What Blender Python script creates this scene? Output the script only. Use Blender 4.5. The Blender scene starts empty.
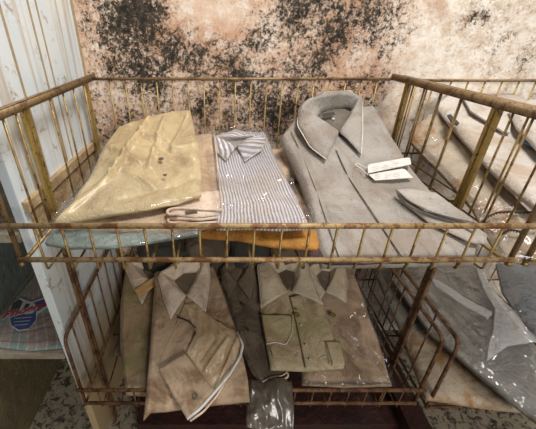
import bpy, bmesh, math, random
from mathutils import Vector, noise, Matrix
random.seed(7)
SC = bpy.context.scene
COL = SC.collection
F, CX, CY, PITCH, H = 325.0, 222.0, 214.0, math.radians(30.05), 1.25
CP, SP = math.cos(PITCH), math.sin(PITCH)

# ---------------------------------------------------------------- maths
def ray(u, v):
    dx, dy = (u-CX)/F, (CY-v)/F
    return dx, CP+SP*dy, -SP+CP*dy
class Plane:
    """rises with depth: z = z0 + sl*(y-y0) + tx*(x-x0), camera-relative heights"""
    def __init__(s, y0, z0, sl=0.0, tx=0.0, x0=0.0):
        s.y0, s.z0, s.sl, s.tx, s.x0 = y0, z0, sl, tx, x0
        s.n = Vector((-tx, -sl, 1)).normalized()
    def at(s, u, v, h=0.0):
        a, b, c = ray(u, v)
        k = (s.z0 + h/s.n.z - s.sl*s.y0 - s.tx*s.x0)/(c - s.sl*b - s.tx*a)
        return Vector((a*k, b*k, c*k+H))
def W(x, y, z): return Vector((x, y, z+H))

# ---------------------------------------------------------------- materials
class NT:
    def __init__(s, name):
        s.m = bpy.data.materials.new(name); s.m.use_nodes = True
        s.t = s.m.node_tree; s.t.nodes.clear()
        s.out = s.N('ShaderNodeOutputMaterial')
        s.b = s.N('ShaderNodeBsdfPrincipled'); s.L(s.b.outputs[0], s.out.inputs[0])
    def N(s, typ, **kw):
        n = s.t.nodes.new(typ)
        for k, v in kw.items(): setattr(n, k, v)
        return n
    def L(s, a, b): s.t.links.new(a, b)
    def noise(s, scale, detail=4, rough=.6, dist=0, vec=None):
        n = s.N('ShaderNodeTexNoise'); n.inputs['Scale'].default_value = scale
        n.inputs['Detail'].default_value = detail; n.inputs['Roughness'].default_value = rough
        n.inputs['Distortion'].default_value = dist
        s.L(vec if vec else s.pos(), n.inputs['Vector']); return n.outputs['Fac']
    def pos(s):
        if not hasattr(s, '_p'):
            s._p = s.N('ShaderNodeTexCoord')
        return s._p.outputs['Object']
    def uv(s):
        s.pos(); return s._p.outputs['UV']
    def ramp(s, fac, a, b, ca=(0,0,0,1), cb=(1,1,1,1)):
        r = s.N('ShaderNodeValToRGB'); e = r.color_ramp.elements
        e[0].position, e[1].position = a, b; e[0].color, e[1].color = ca, cb
        s.L(fac, r.inputs[0]); return r.outputs[0]
    def mix(s, fac, a, b, mode='MIX'):
        n = s.N('ShaderNodeMix', data_type='RGBA', blend_type=mode)
        for sock, v in ((n.inputs[0], fac), (n.inputs[6], a), (n.inputs[7], b)):
            if isinstance(v, (int, float)): sock.default_value = v
            elif isinstance(v, tuple): sock.default_value = (*v[:3], 1)
            else: s.L(v, sock)
        return n.outputs[2]
    def math(s, op, a, b=0.0, clamp=False):
        n = s.N('ShaderNodeMath', operation=op, use_clamp=clamp)
        for i, v in enumerate((a, b)):
            if isinstance(v, (int, float)): n.inputs[i].default_value = v
            else: s.L(v, n.inputs[i])
        return n.outputs[0]
    def bump(s, hgt, strength=.3, dist=.002, target=None):
        n = s.N('ShaderNodeBump'); n.inputs['Strength'].default_value = strength
        n.inputs['Distance'].default_value = dist; s.L(hgt, n.inputs['Height'])
        s.L(n.outputs[0], s.b.inputs[target or 'Normal']); return n
    def base(s, c):
        if isinstance(c, tuple): s.b.inputs['Base Color'].default_value = (*c[:3], 1)
        else: s.L(c, s.b.inputs['Base Color'])
    def set(s, **kw):
        for k, v in kw.items(): s.b.inputs[k.replace('_', ' ')].default_value = v

def cloth(name, c, stain=None, amt=.5, rough=.85, green=None, gloss=0, stripes=None, scale=9):
    t = NT(name)
    n1 = t.noise(scale, 5, .65, .6)
    col = t.mix(t.ramp(n1, .42, .75), c, tuple(x*.66 for x in c))
    if stripes:
        col = stripes(t, col)
    if stain:
        n2 = t.noise(scale*.75, 6, .7, 1.2)
        f = t.math('MULTIPLY', t.ramp(n2, .46, .60), min(1, amt*1.25))
        col = t.mix(f, col, stain)
    if green:
        n3 = t.noise(scale*.9, 5, .65, .4, vec=off(t, 7.3))
        col = t.mix(t.math('MULTIPLY', t.ramp(n3, .5, .68), .75), col, green)
    n4 = t.noise(95, 3, .6)
    col = t.mix(t.math('MULTIPLY', t.ramp(n4, .62, .74), .55), col, tuple(x*.42 for x in (stain or c)))
    t.base(col); t.set(Roughness=rough)
    hh = t.math('ADD', t.noise(28, 4, .6, .8), t.math('MULTIPLY', t.noise(230, 3, .6), .35))
    t.bump(hh, .75, .009)
    if gloss: t.set(Coat_Weight=gloss, Coat_Roughness=.22)
    return t.m
def off(t, d):
    m = t.N('ShaderNodeVectorMath', operation='ADD'); m.inputs[1].default_value = (d, d*.7, -d)
    t.L(t.pos(), m.inputs[0]); return m.outputs[0]

def metal(name, c, rust, amt, rough=.42, metallic=.55):
    t = NT(name)
    n = t.noise(38, 6, .7, .5)
    f = t.ramp(n, .62-amt*.3, .72-amt*.3)
    col = t.mix(f, c, rust)
    n2 = t.noise(160, 3, .7)
    col = t.mix(t.ramp(n2, .58, .68), col, tuple(x*.35 for x in rust))
    t.base(col); t.set(Metallic=metallic, Roughness=rough)
    t.bump(t.noise(220, 4, .7), .5, .001)
    return t.m

M = {}
M['brass'] = metal('aged_brass_wire', (.38, .26, .10), (.16, .08, .03), .35)
M['rail'] = metal('rust_pitted_rail', (.42, .29, .14), (.20, .085, .032), .5, .55, .35)
M['rust'] = metal('rusted_shaded_wire', (.20, .105, .05), (.085, .034, .018), .5, .65, .3)  # real rust, colour also darkened for shade under the upper baskets
M['rim'] = metal('brown_rim', (.26, .17, .08), (.12, .062, .03), .4, .5, .35)
M['post'] = metal('yellow_brass_post', (.44, .31, .10), (.15, .08, .03), .22, .38, .55)
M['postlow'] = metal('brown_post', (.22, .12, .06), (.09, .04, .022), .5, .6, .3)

def stripes_fn(t, col):
    sx = t.N('ShaderNodeSeparateXYZ'); t.L(t.uv(), sx.inputs[0])
    w = t.math('ADD', t.math('MULTIPLY', sx.outputs[0], 900), t.math('MULTIPLY', t.noise(13, 3, .5), 9))
    s = t.math('SINE', w)
    f = t.ramp(t.math('ADD', t.math('MULTIPLY', s, .5), .5), .42, .62)
    dark = t.mix(t.ramp(t.noise(11, 3, .5), .4, .65), (.31, .305, .38), (.26, .22, .20))
    return t.mix(f, dark, col)
def plaid_fn(t, col):
    sx = t.N('ShaderNodeSeparateXYZ'); t.L(t.uv(), sx.inputs[0])
    def band(o, k, ph, a, b):
        s = t.math('SINE', t.math('ADD', t.math('MULTIPLY', o, k), ph))
        return t.ramp(t.math('ADD', t.math('MULTIPLY', s, .5), .5), a, b)
    c = t.mix(t.math('MULTIPLY', band(sx.outputs[0], 48, .5, .62, .85), .55), col, (.13, .27, .27))
    c = t.mix(t.math('MULTIPLY', band(sx.outputs[1], 48, 1.0, .60, .85), .65), c, (.17, .36, .34))
    c = t.mix(t.math('MULTIPLY', band(sx.outputs[0], 250, 0, .9, .96), .5), c, (.62, .56, .52))
    return t.mix(t.math('MULTIPLY', band(sx.outputs[1], 190, 0, .9, .96), .5), c, (.28, .10, .09))

M['yellow'] = cloth('yellowed_shirt', (.59, .465, .255), (.34, .235, .12), .6, .55, gloss=.4, scale=7)
M['tan'] = cloth('tan_shirt', (.56, .42, .29), (.34, .205, .115), .55)
M['pinkish'] = cloth('cream_folds', (.74, .61, .50), (.46, .29, .19), .45)
M['teal'] = cloth('teal_shirt', (.19, .26, .245), (.12, .15, .14), .5, .5, gloss=.6)
M['orange'] = cloth('orange_shirt', (.48, .22, .035), (.27, .11, .02), .5, .7)
M['grey'] = cloth('grey_shirt', (.36, .33, .30), (.23, .18, .14), .55, .8, scale=6)
M['cuffgrey'] = cloth('grey_cuff', (.42, .39, .355), (.28, .23, .19), .4)
M['darkgloss'] = cloth('dark_packet', (.10, .08, .06), (.05, .035, .022), .7, .4, gloss=.9)
M['sleeve'] = cloth('glossy_tan_sleeve', (.60, .46, .30), (.30, .19, .10), .5, .45, gloss=.4)
M['greydark'] = cloth('grey_shade_and_seam', (.16, .14, .11), (.10, .08, .06), .5)  # shade inside the grey collar as colour, also its dark seams
M['stripe'] = cloth('striped_shirt', (.76, .75, .79), (.44, .35, .29), .35, .7, stripes=stripes_fn)
M['white'] = cloth('white_shirt', (.56, .51, .46), (.36, .25, .16), .5)
M['stained'] = cloth('stained_white_shirt', (.46, .38, .29), (.30, .155, .055), .9, scale=12)
M['brown'] = cloth('beige_brown_shirt', (.47, .345, .235), (.20, .12, .065), .75)
M['brownlt'] = cloth('beige_collar', (.68, .58, .48), (.36, .25, .17), .55)
M['mossy'] = cloth('mossy_shirt', (.34, .25, .15), (.20, .13, .065), .6, green=(.12, .15, .035))
M['cream'] = cloth('greenish_cream_shirt', (.55, .46, .31), (.27, .18, .10), .6, green=(.34, .31, .15), scale=8)
M['creamlt'] = cloth('cream_collar', (.64, .56, .43), (.36, .27, .17), .5)
M['dark'] = cloth('dark_taupe_shirt', (.15, .113, .08), (.065, .045, .03), .7)
M['strap'] = cloth('ochre_band', (.60, .38, .16), (.36, .2, .08), .5)
M['blue'] = cloth('blue_grey_shirt', (.13, .16, .19), (.08, .09, .10), .5, .5)
M['greyp'] = cloth('grey_wrapped_shirt', (.25, .24, .205), (.13, .11, .08), .7, .6)
M['plaid'] = cloth('plaid_shirt', (.40, .31, .27), (.25, .18, .15), .35, .7, stripes=plaid_fn)
M['black'] = cloth('black_cloth', (.045, .04, .035), (.02, .02, .02), .5)
M['maroon'] = cloth('maroon_board', (.05, .014, .012), (.02, .010, .008), .6, .55)
M['board'] = cloth('pale_shelf_board', (.36, .32, .25), (.2, .13, .08), .6)
M['olive'] = cloth('olive_board', (.15, .12, .06), (.08, .06, .035), .5)
M['slate'] = cloth('slate_board', (.13, .16, .155), (.08, .08, .07), .5)

def film(name, clear, rough=.08, tint=(.95, .96, 1)):
    t = NT(name); t.t.nodes.remove(t.b)
    tr = t.N('ShaderNodeBsdfTransparent'); gl = t.N('ShaderNodeBsdfGlossy'); df = t.N('ShaderNodeBsdfDiffuse')
    gl.inputs['Roughness'].default_value = rough; gl.inputs['Color'].default_value = (*tint, 1)
    df.inputs['Color'].default_value = (.5, .5, .5, 1)
    bp = t.N('ShaderNodeBump'); bp.inputs['Strength'].default_value = .9; bp.inputs['Distance'].default_value = .008
    t.L(t.noise(20, 3, .5, 1.5), bp.inputs['Height'])
    t.L(bp.outputs[0], gl.inputs['Normal'])
    m1 = t.N('ShaderNodeMixShader'); m1.inputs[0].default_value = .80
    t.L(df.outputs[0], m1.inputs[1]); t.L(gl.outputs[0], m1.inputs[2])
    m2 = t.N('ShaderNodeMixShader'); m2.inputs[0].default_value = 1-clear
    t.L(tr.outputs[0], m2.inputs[1]); t.L(m1.outputs[0], m2.inputs[2])
    t.L(m2.outputs[0], t.out.inputs[0]); return t.m
M['film'] = film('clear_plastic_film', .88)
M['filmthin'] = film('thin_plastic_film', .955)
M['filmglint'] = film('crinkle_glint_film', .62, .2)  # white film that paints the bright glints of plastic creases
M['filmglint'].node_tree.nodes['Diffuse BSDF'].inputs['Color'].default_value = (.85, .87, .88, 1)
M['filmglint'].node_tree.nodes['Mix Shader'].inputs[0].default_value = .35
M['filmhazy'] = film('hazy_plastic_film', .82, .10)
def plain(name, c, rough=.6, metallic=0):
    t = NT(name); n = t.noise(60, 3, .6)
    t.base(t.mix(t.ramp(n, .4, .8), c, tuple(x*.7 for x in c))); t.set(Roughness=rough, Metallic=metallic); return t.m
M['card'] = plain('white_card', (.66, .63, .60)); M['ink'] = plain('grey_ink', (.36, .31, .29))
M['button'] = plain('dark_button', (.10, .07, .04), .35); M['thread'] = plain('pale_thread', (.78, .73, .64))
M['btnlt'] = plain('pale_button', (.55, .50, .42), .35); M['steel'] = plain('steel_clip', (.42, .40, .36), .3, .8)
M['cord'] = plain('black_cord', (.03, .028, .026), .5)
M['lblue'] = plain('logo_blue', (.02, .05, .25)); M['lred'] = plain('logo_red', (.45, .03, .03))
M['lblack'] = plain('logo_black', (.012, .012, .015)); M['lwhite'] = plain('logo_white', (.62, .66, .66))
M['sticker'] = plain('blue_sticker', (.03, .16, .38))

def wall_mat():
    t = NT('mouldy_plaster')
    n = t.noise(7, 6, .65, .4)
    col = t.mix(t.ramp(n, .38, .66), (.62, .37, .24), (.84, .68, .55))
    sx = t.N('ShaderNodeSeparateXYZ'); t.L(t.pos(), sx.inputs[0])
    xx, zz = sx.outputs[0], sx.outputs[2]
    # whiter towards the right-hand side of the wall
    wf = t.ramp(t.math('ADD', xx, t.math('MULTIPLY', t.noise(9, 5, .7), .35)), .58, .78)
    col = t.mix(wf, col, t.mix(t.ramp(t.noise(30, 6, .75), .42, .6), (.93, .87, .79), (.70, .58, .46)))
    col = t.mix(t.math('MULTIPLY', t.ramp(t.noise(20, 8, .8, .3, vec=off(t, 3.1)), .50, .62), .75), col, (.90, .84, .78))
    col = t.mix(t.math('MULTIPLY', t.ramp(t.noise(5, 5, .7, .6, vec=off(t, 9.1)), .54, .66), .6), col, (.50, .27, .16))
    # mould colonies: patches (x, z, radius) where the speckle grows dense
    def blob(u, v, r, k):
        a, b, c = ray(u, v); s = 1.06/b; cx, cz = a*s, c*s+H
        R = r*s/F
        d = t.N('ShaderNodeVectorMath', operation='DISTANCE')
        cmb = t.N('ShaderNodeCombineXYZ'); t.L(xx, cmb.inputs[0]); t.L(zz, cmb.inputs[2])
        t.L(cmb.outputs[0], d.inputs[0]); d.inputs[1].default_value = (cx, 0, cz)
        return t.math('MULTIPLY', t.math('SUBTRACT', 1.0, t.math('DIVIDE', d.outputs[1], R), True), k)
    acc = None
    for a in [(138, 18, 66, .34), (168, 45, 55, .28), (150, 75, 60, .28), (130, 120, 50, .22), (196, 62, 50, .24),
              (235, 78, 48, .26), (270, 108, 60, .30), (258, 40, 34, .20), (303, 10, 44, .30), (318, 60, 50, .22),
              (345, 30, 60, .25), (372, 25, 48, .24), (286, 70, 55, .20), (228, 130, 50, .2), (395, 8, 36, .14),
              (350, 95, 50, .2), (110, 60, 30, .12), (488, 12, 34, .17), (505, 40, 30, .10), (532, 55, 28, .15), (200, 105, 50, .2)]:
        b = blob(*a); acc = b if acc is None else t.math('MAXIMUM', acc, b)
    sp = t.noise(52, 12, .90, .3)
    sp2 = t.noise(120, 6, .8, .2, vec=off(t, 2.2))
    lg = t.noise(9, 6, .7, .7, vec=off(t, 5.2))
    s = t.math('ADD', t.math('MULTIPLY', t.math('SUBTRACT', sp, .5), 2.2), t.math('ADD', .12, t.math('ADD', t.math('MULTIPLY', lg, .80), acc)))
    s = t.math('ADD', s, t.math('MULTIPLY', t.math('SUBTRACT', sp2, .5), .8))
    s = t.math('SUBTRACT', s, t.math('MULTIPLY', wf, .10))
    for cl in ((212, 12, 42, .22), (190, 2, 40, .15), (345, 62, 26, .10), (430, 60, 40, .12), (105, 115, 18, .1)): s = t.math('SUBTRACT', s, blob(*cl))
    m = t.ramp(s, .66, .70)
    brown = t.ramp(s, .46, .70)
    col = t.mix(t.math('MULTIPLY', brown, .6), col, (.33, .20, .125))
    grime = t.ramp(t.math('ADD', sp2, t.math('MULTIPLY', acc, .35)), .56, .68)
    col = t.mix(t.math('MULTIPLY', grime, .45), col, (.22, .15, .10))
    mc = t.mix(t.ramp(t.noise(70, 5, .75), .42, .62), (.010, .009, .007), (.075, .058, .038))
    col = t.mix(m, col, mc)
    t.base(col); t.set(Roughness=.9)
    t.bump(t.math('ADD', t.noise(60, 8, .7), t.math('MULTIPLY', m, -.3)), .5, .006)
    return t.m
M['wall'] = wall_mat()
def panel_mat():
    t = NT('painted_board')
    sx = t.N('ShaderNodeSeparateXYZ'); t.L(t.pos(), sx.inputs[0])
    z = t.math('ADD', sx.outputs[2], t.math('MULTIPLY', t.noise(8, 4, .6), .18))
    col = t.mix(t.ramp(t.noise(6, 5, .6), .4, .7), (.66, .74, .80), (.78, .80, .79))
    col = t.mix(t.ramp(z, .40, .56), (.45, .34, .19), col)          # bare brown board near the foot
    col = t.mix(t.math('MULTIPLY', t.ramp(t.noise(18, 8, .8, .5), .56, .64), .8), col, (.34, .23, .13))
    mp = t.N('ShaderNodeMapping'); mp.inputs['Scale'].default_value = (30, 30, 1.2); t.L(t.pos(), mp.inputs[0])
    col = t.mix(t.math('MULTIPLY', t.ramp(t.noise(1, 5, .7, vec=mp.outputs[0]), .54, .64), .6), col, (.46, .35, .21))
    t.base(col); t.set(Roughness=.6); t.bump(t.noise(50, 5, .6), .2, .002); return t.m
M['panel'] = panel_mat()
def floor_mat():
    t = NT('dirty_terrazzo')
    v = t.N('ShaderNodeTexVoronoi'); v.inputs['Scale'].default_value = 60; t.L(t.pos(), v.inputs['Vector'])
    n = t.noise(42, 7, .72, .8)
    col = t.mix(t.ramp(n, .44, .51), (.022, .018, .013), (.33, .29, .22))
    col = t.mix(t.math('MULTIPLY', t.ramp(v.outputs[0], .2, .6), .25), col, (.20, .17, .12))
    t.base(col); t.set(Roughness=.75); t.bump(n, .4, .004); return t.m
M['floor'] = floor_mat()

# ---------------------------------------------------------------- object helpers
def link(name, me, mat=None, parent=None, smooth=True):
    o = bpy.data.objects.new(name, me); COL.objects.link(o)
    if mat is not None: me.materials.append(mat)
    if smooth and hasattr(me, 'polygons'):
        for p in me.polygons: p.use_smooth = True
    if parent: 
        o.parent = parent; o.matrix_parent_inverse = Matrix.Translation(parent.location).inverted()
    return o
def bm_obj(name, bm, mat, parent=None, smooth=True):
    bmesh.ops.recalc_face_normals(bm, faces=bm.faces)
    me = bpy.data.meshes.new(name); bm.to_mesh(me); bm.free()
    return link(name, me, mat, parent, smooth)
def thing(name, label, cat, loc, group=None):
    o = bpy.data.objects.new(name, None); COL.objects.link(o); o.location = loc; o.empty_display_size = .03
    return tag(o, label, cat, group)
def tag(o, label=None, cat=None, group=None, kind=None):
    if label: o['label'] = label
    if cat: o['category'] = cat
    if group: o['group'] = group
    if kind: o['kind'] = kind
    return o
def add_box(bm, x0, x1, y0, y1, z0, z1, bev=0.0):
    r = bmesh.ops.create_cube(bm, size=1)
    bmesh.ops.scale(bm, vec=(x1-x0, y1-y0, z1-z0), verts=r['verts'])
    bmesh.ops.translate(bm, vec=((x0+x1)/2, (y0+y1)/2, (z0+z1)/2+H), verts=r['verts'])
    if bev:
        es = list({e for v in r['verts'] for e in v.link_edges})
        bmesh.ops.bevel(bm, geom=es, offset=bev, segments=2, affect='EDGES', profile=.5)
def box(name, x0, x1, y0, y1, z0, z1, mat, parent=None, bev=.001):
    bm = bmesh.new(); add_box(bm, x0, x1, y0, y1, z0, z1, bev); return bm_obj(name, bm, mat, parent, False)
def add_tube(bm, pts, r, seg=8, closed=False):
    pts = [Vector(p) for p in pts]; rings = []; n = len(pts); up = None
    for i, p in enumerate(pts):
        a = pts[i-1] if (i > 0 or closed) else p; b = pts[(i+1) % n] if (i < n-1 or closed) else p
        d = (b-a).normalized()
        if up is None:
            up = d.orthogonal().normalized()
        up = (up - d*up.dot(d)).normalized(); side = d.cross(up)
        rings.append([bm.verts.new(p + (up*math.cos(t)+side*math.sin(t))*r) for t in [2*math.pi*k/seg for k in range(seg)]])
    m = n if closed else n-1
    for i in range(m):
        A, B = rings[i], rings[(i+1) % n]
        for k in range(seg): bm.faces.new((A[k], A[(k+1) % seg], B[(k+1) % seg], B[k]))
    if not closed:
        bm.faces.new(rings[0][::-1]); bm.faces.new(rings[-1])
def bend(pts, r=.012, k=4):
    """round the interior corners of a polyline"""
    pts = [Vector(p) for p in pts]; out = [pts[0]]
    for i in range(1, len(pts)-1):
        a, p, b = pts[i-1], pts[i], pts[i+1]
        ra = min(r, (a-p).length*.45); rb = min(r, (b-p).length*.45)
        A = p+(a-p).normalized()*ra; B = p+(b-p).normalized()*rb
        for j in range(k+1):
            t = j/k; out.append(A*(1-t)**2 + p*2*t*(1-t) + B*t*t)
    out.append(pts[-1]); return out
def tube(name, pts, r, mat, parent=None, seg=8, rb=.012):
    bm = bmesh.new(); add_tube(bm, bend(pts, rb) if len(pts) > 2 and rb else pts, r, seg)
    return bm_obj(name, bm, mat, parent)
def poly_at(pl, t):
    """arc-length parameter on a polyline with light smoothing"""
    L = [0]
    for a, b in zip(pl, pl[1:]): L.append(L[-1]+(Vector(b)-Vector(a)).length)
    d = t*L[-1]
    for i in range(len(pl)-1):
        if d <= L[i+1] or i == len(pl)-2:
            f = (d-L[i])/max(1e-9, L[i+1]-L[i]); return Vector(pl[i]).lerp(Vector(pl[i+1]), f)
def sm(x): x = max(0, min(1, x)); return x*x*(3-2*x)
def seg_dist(p, a, b):
    ab = b-a; t = max(0, min(1, (p-a).dot(ab)/max(1e-12, ab.length_squared))); return (p-a-ab*t).length, t

def patch(name, top, right, bottom, left, plane, mat, parent=None, thick=.014, h=0, amp=.003, freq=11, folds=(), n=44, m=52,
          seed=0, edge=.012, dropf=None, stretch=(1, .45), ripple=0):
    """cloth piece laid on a sloping plane. Outline as four sides; gets wrinkles, creases, rounded edges and a thickness."""
    tl, tr, bl, br = top[0], top[-1], bottom[0], bottom[-1]
    Lp = [tl]+list(left)+[bl]; Rp = [tr]+list(right)+[br]
    to3 = lambda p: plane.at(p[0], p[1], h)
    T3 = [to3(p) for p in top]; B3 = [to3(p) for p in bottom]; L3 = [to3(p) for p in Lp]; R3 = [to3(p) for p in Rp]
    N = plane.n
    fl = [(to3(a), to3(b), w, k) for a, b, w, k in folds]
    wd = ((T3[0]-T3[-1]).length+(B3[0]-B3[-1]).length)/2; hd = ((L3[0]-L3[-1]).length+(R3[0]-R3[-1]).length)/2
    bm = bmesh.new(); uvl = bm.loops.layers.uv.new('UVMap'); G = []; UV = {}
    Tt = [poly_at(T3, i/n) for i in range(n+1)]; Bt = [poly_at(B3, i/n) for i in range(n+1)]
    Lt = [poly_at(L3, j/m) for j in range(m+1)]; Rt = [poly_at(R3, j/m) for j in range(m+1)]
    for j in range(m+1):
        t = j/m; row = []
        for i in range(n+1):
            s = i/n
            p = Tt[i]*(1-t)+Bt[i]*t + Lt[j]*(1-s)+Rt[j]*s - (Tt[0]*(1-s)*(1-t)+Tt[n]*s*(1-t)+Bt[0]*(1-s)*t+Bt[n]*s*t)
            q = Vector((p.x*freq*stretch[0], p.y*freq*stretch[1], p.z*freq*stretch[1]))+Vector((seed*3.7, seed*1.3, seed))
            nz = noise.noise(q)*.9 + (.5-abs(noise.noise(q*1.9+Vector((5, 2, 1)))))*.7 + noise.noise(q*4.2)*.22
            d = amp*nz*(1.6 if thick > .009 else 1.3 if thick < .002 else 1)
            if ripple: d += ripple*math.sin(s*38+noise.noise(q)*3)
            for a, b, w, k in fl:
                ds, tt = seg_dist(p, a, b)
                d += k*math.exp(-(ds/w)**2)
            e = min(s*wd, (1-s)*wd, t*hd, (1-t)*hd)
            d -= thick*.45*(1-sm(e/edge))
            if dropf: p = p + dropf(s, t)
            row.append((p, d, e)); 
        G.append(row)
    topv = []; botv = []
    for j in range(m+1):
        a = []; b = []
        for i in range(n+1):
            p, d, e = G[j][i]
            v = bm.verts.new(p+N*d); UV[v] = (i/n*wd, j/m*hd); a.append(v)
            v2 = bm.verts.new(p+N*(min(d, 0)*.3-thick*(.62+.38*sm(e/edge)))); UV[v2] = UV[v]; b.append(v2)
        topv.append(a); botv.append(b)
    for j in range(m):
        for i in range(n):
            bm.faces.new((topv[j][i], topv[j+1][i], topv[j+1][i+1], topv[j][i+1]))
            bm.faces.new((botv[j][i], botv[j][i+1], botv[j+1][i+1], botv[j+1][i]))
    for i in range(n):
        bm.faces.new((topv[0][i], topv[0][i+1], botv[0][i+1], botv[0][i])); bm.faces.new((topv[m][i+1], topv[m][i], botv[m][i], botv[m][i+1]))
    for j in range(m):
        bm.faces.new((topv[j+1][0], topv[j][0], botv[j][0], botv[j+1][0])); bm.faces.new((topv[j][n], topv[j+1][n], botv[j+1][n], botv[j][n]))
    for f in bm.faces:
        for l in f.loops: l[uvl].uv = UV[l.vert]
    return bm_obj(name, bm, mat, parent)

def collar(parent, plane, Fo, Nk, Ou, mat, k=46, thick=.0016, name='collar', amp=.0012):
    """inside band (neckline to fold line) and outer leaf (fold line to outer edge) as one bent strip"""
    P = lambda L: [plane.at(u, v, h) for u, v, h in L]
    A, B, C = P(Nk), P(Fo), P(Ou)
    bm = bmesh.new(); rows = []
    for i in range(k+1):
        t = i/k; a, b, c = poly_at(A, t), poly_at(B, t), poly_at(C, t)
        r = []
        for s in (0, .3, .6, .85): r.append(a.lerp(b, s))
        r.append(b+plane.n*.0012)
        for s in (.12, .35, .6, .82, 1.0):
            p = b.lerp(c, s)+plane.n*(.004*math.sin(math.pi*s)); r.append(p+plane.n*amp*noise.noise(p*45))
        rows.append([bm.verts.new(p) for p in r])
    for i in range(k):
        for j in range(len(rows[0])-1): bm.faces.new((rows[i][j], rows[i+1][j], rows[i+1][j+1], rows[i][j+1]))
    uvl = bm.loops.layers.uv.new('UVMap'); key = {}
    for i, r in enumerate(rows):
        for j, v in enumerate(r): key[v] = (j*.004+i*.0022, i*.004-j*.002)
    for f in bm.faces:
        for l in f.loops: l[uvl].uv = key[l.vert]
    o = bm_obj(name, bm, mat, parent)
    md = o.modifiers.new('thickness', 'SOLIDIFY'); md.thickness = thick; md.offset = 0
    shade_lining(parent, plane, Nk, M['greydark'] if mat is M['grey'] else M['dark'] if mat is not M['stripe'] else mat)
    # sewn edge along the leaf
    bm = bmesh.new(); add_tube(bm, [poly_at(C, i/k)+plane.n*.0022 for i in range(k+1)], .0011, 5)
    bm_obj('stitched_edge', bm, M['thread'] if mat is not M['dark'] else M['dark'], o)
    return o
def shade_lining(parent, plane, Nk, mat):  # dark patch painting in the shade inside each collar; striped one keeps its cloth
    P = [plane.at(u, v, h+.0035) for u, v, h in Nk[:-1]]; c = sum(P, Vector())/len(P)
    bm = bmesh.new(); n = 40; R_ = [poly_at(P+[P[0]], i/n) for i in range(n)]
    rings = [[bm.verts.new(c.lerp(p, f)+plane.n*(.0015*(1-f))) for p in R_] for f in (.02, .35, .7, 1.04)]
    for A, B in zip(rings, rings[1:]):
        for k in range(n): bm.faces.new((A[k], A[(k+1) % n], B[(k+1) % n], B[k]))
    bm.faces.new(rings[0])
    bm_obj('neck_shade_lining', bm, mat, parent)
def disc(name, u, v, r, plane, mat, parent, h=.003, th=.0025):
    c = plane.at(u, v, h); bm = bmesh.new()
    x = Vector((1, 0, plane.tx)).normalized(); y = plane.n.cross(x)
    prof = [(0, th*.7), (r*.45, th*.6), (r*.6, th), (r*.9, th), (r, th*.5), (r, 0)]
    rings = [[bm.verts.new(c+(x*math.cos(a)+y*math.sin(a))*max(rr, 1e-4)+plane.n*zz) for a in [2*math.pi*k/14 for k in range(14)]] for rr, zz in prof]
    for A, B in zip(rings, rings[1:]):
        for k in range(14): bm.faces.new((A[k], A[(k+1) % 14], B[(k+1) % 14], B[k]))
    bm.faces.new(rings[0]); bm.faces.new(rings[-1][::-1])
    return bm_obj(name, bm, mat, parent)
def seam(name, pts, plane, h, r, mat, parent):
    bm = bmesh.new(); add_tube(bm, bend([plane.at(u, v, h) for u, v in pts], .01), r, 5); return bm_obj(name, bm, mat, parent)
def slab(name, pts, plane, h, th, mat, parent=None):
    """thin flat sheet with the given outline"""
    bm = bmesh.new(); a = [bm.verts.new(plane.at(u, v, h)+plane.n*th) for u, v in pts]; b = [bm.verts.new(plane.at(u, v, h)) for u, v in pts]
    bm.faces.new(a); bm.faces.new(b[::-1]); n = len(pts)
    for i in range(n): bm.faces.new((a[i], b[i], b[(i+1) % n], a[(i+1) % n]))
    return bm_obj(name, bm, mat, parent, False)

# ---------------------------------------------------------------- the setting
tag(box('wall_back', -1.6, 2.6, 1.06, 1.16, -1.25, 1.0, M['wall'], bev=0), kind='structure')
tag(box('floor', -1.6, 2.6, -1.5, 1.16, -1.35, -1.25, M['floor'], bev=0), kind='structure')
tag(box('wall_left', -.432, -.410, .58, 1.06, -1.25, .75, M['panel'], bev=.0015), kind='structure')
M['strip'] = plain('brown_joint', (.42, .32, .19)); M['batten'] = cloth('batten_wood', (.50, .36, .20), (.22, .13, .07), .7)
for i, (y, w) in enumerate([(.709, .0035), (.815, .003), (.850, .0025), (1.052, .008)]):
    tag(box('trim_%d' % (i+1), -.411, -.4085, y-w, y+w, -.31 if i < 3 else -.9, .7, M['strip'], bev=0), kind='structure')
tag(box('trim_5', -.410, -.3965, .585, 1.045, -.335, -.312, M['batten']), kind='structure')
tag(box('trim_6', -.410, -.4035, .60, 1.045, -.40, -.345, M['batten']), kind='structure')

# left cubby behind the partition
t = thing('shelf_cabinet', 'pale shelving unit left of the white partition, holding the plaid shirt', 'cabinet', W(-.67, .62, -1.25))
box('shelf_board', -.69, -.4335, .575, 1.05, -.795, -.772, M['board'], t)
box('shelf_board', -.69, -.4335, .575, 1.05, -.405, -.382, M['board'], t)
box('side_panel', -.71, -.6905, .575, 1.05, -1.25, .1, M['slate'], t)
box('back_panel', -.69, -.4335, 1.035, 1.05, -.77, -.407, M['slate'], t)
box('kick_panel', -.70, -.69, .50, 1.05, -1.25, -.797, M['olive'], t)
box('lower_panel', -.98, -.7105, .575, .59, -1.25, -.772, M['olive'], t)

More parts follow.
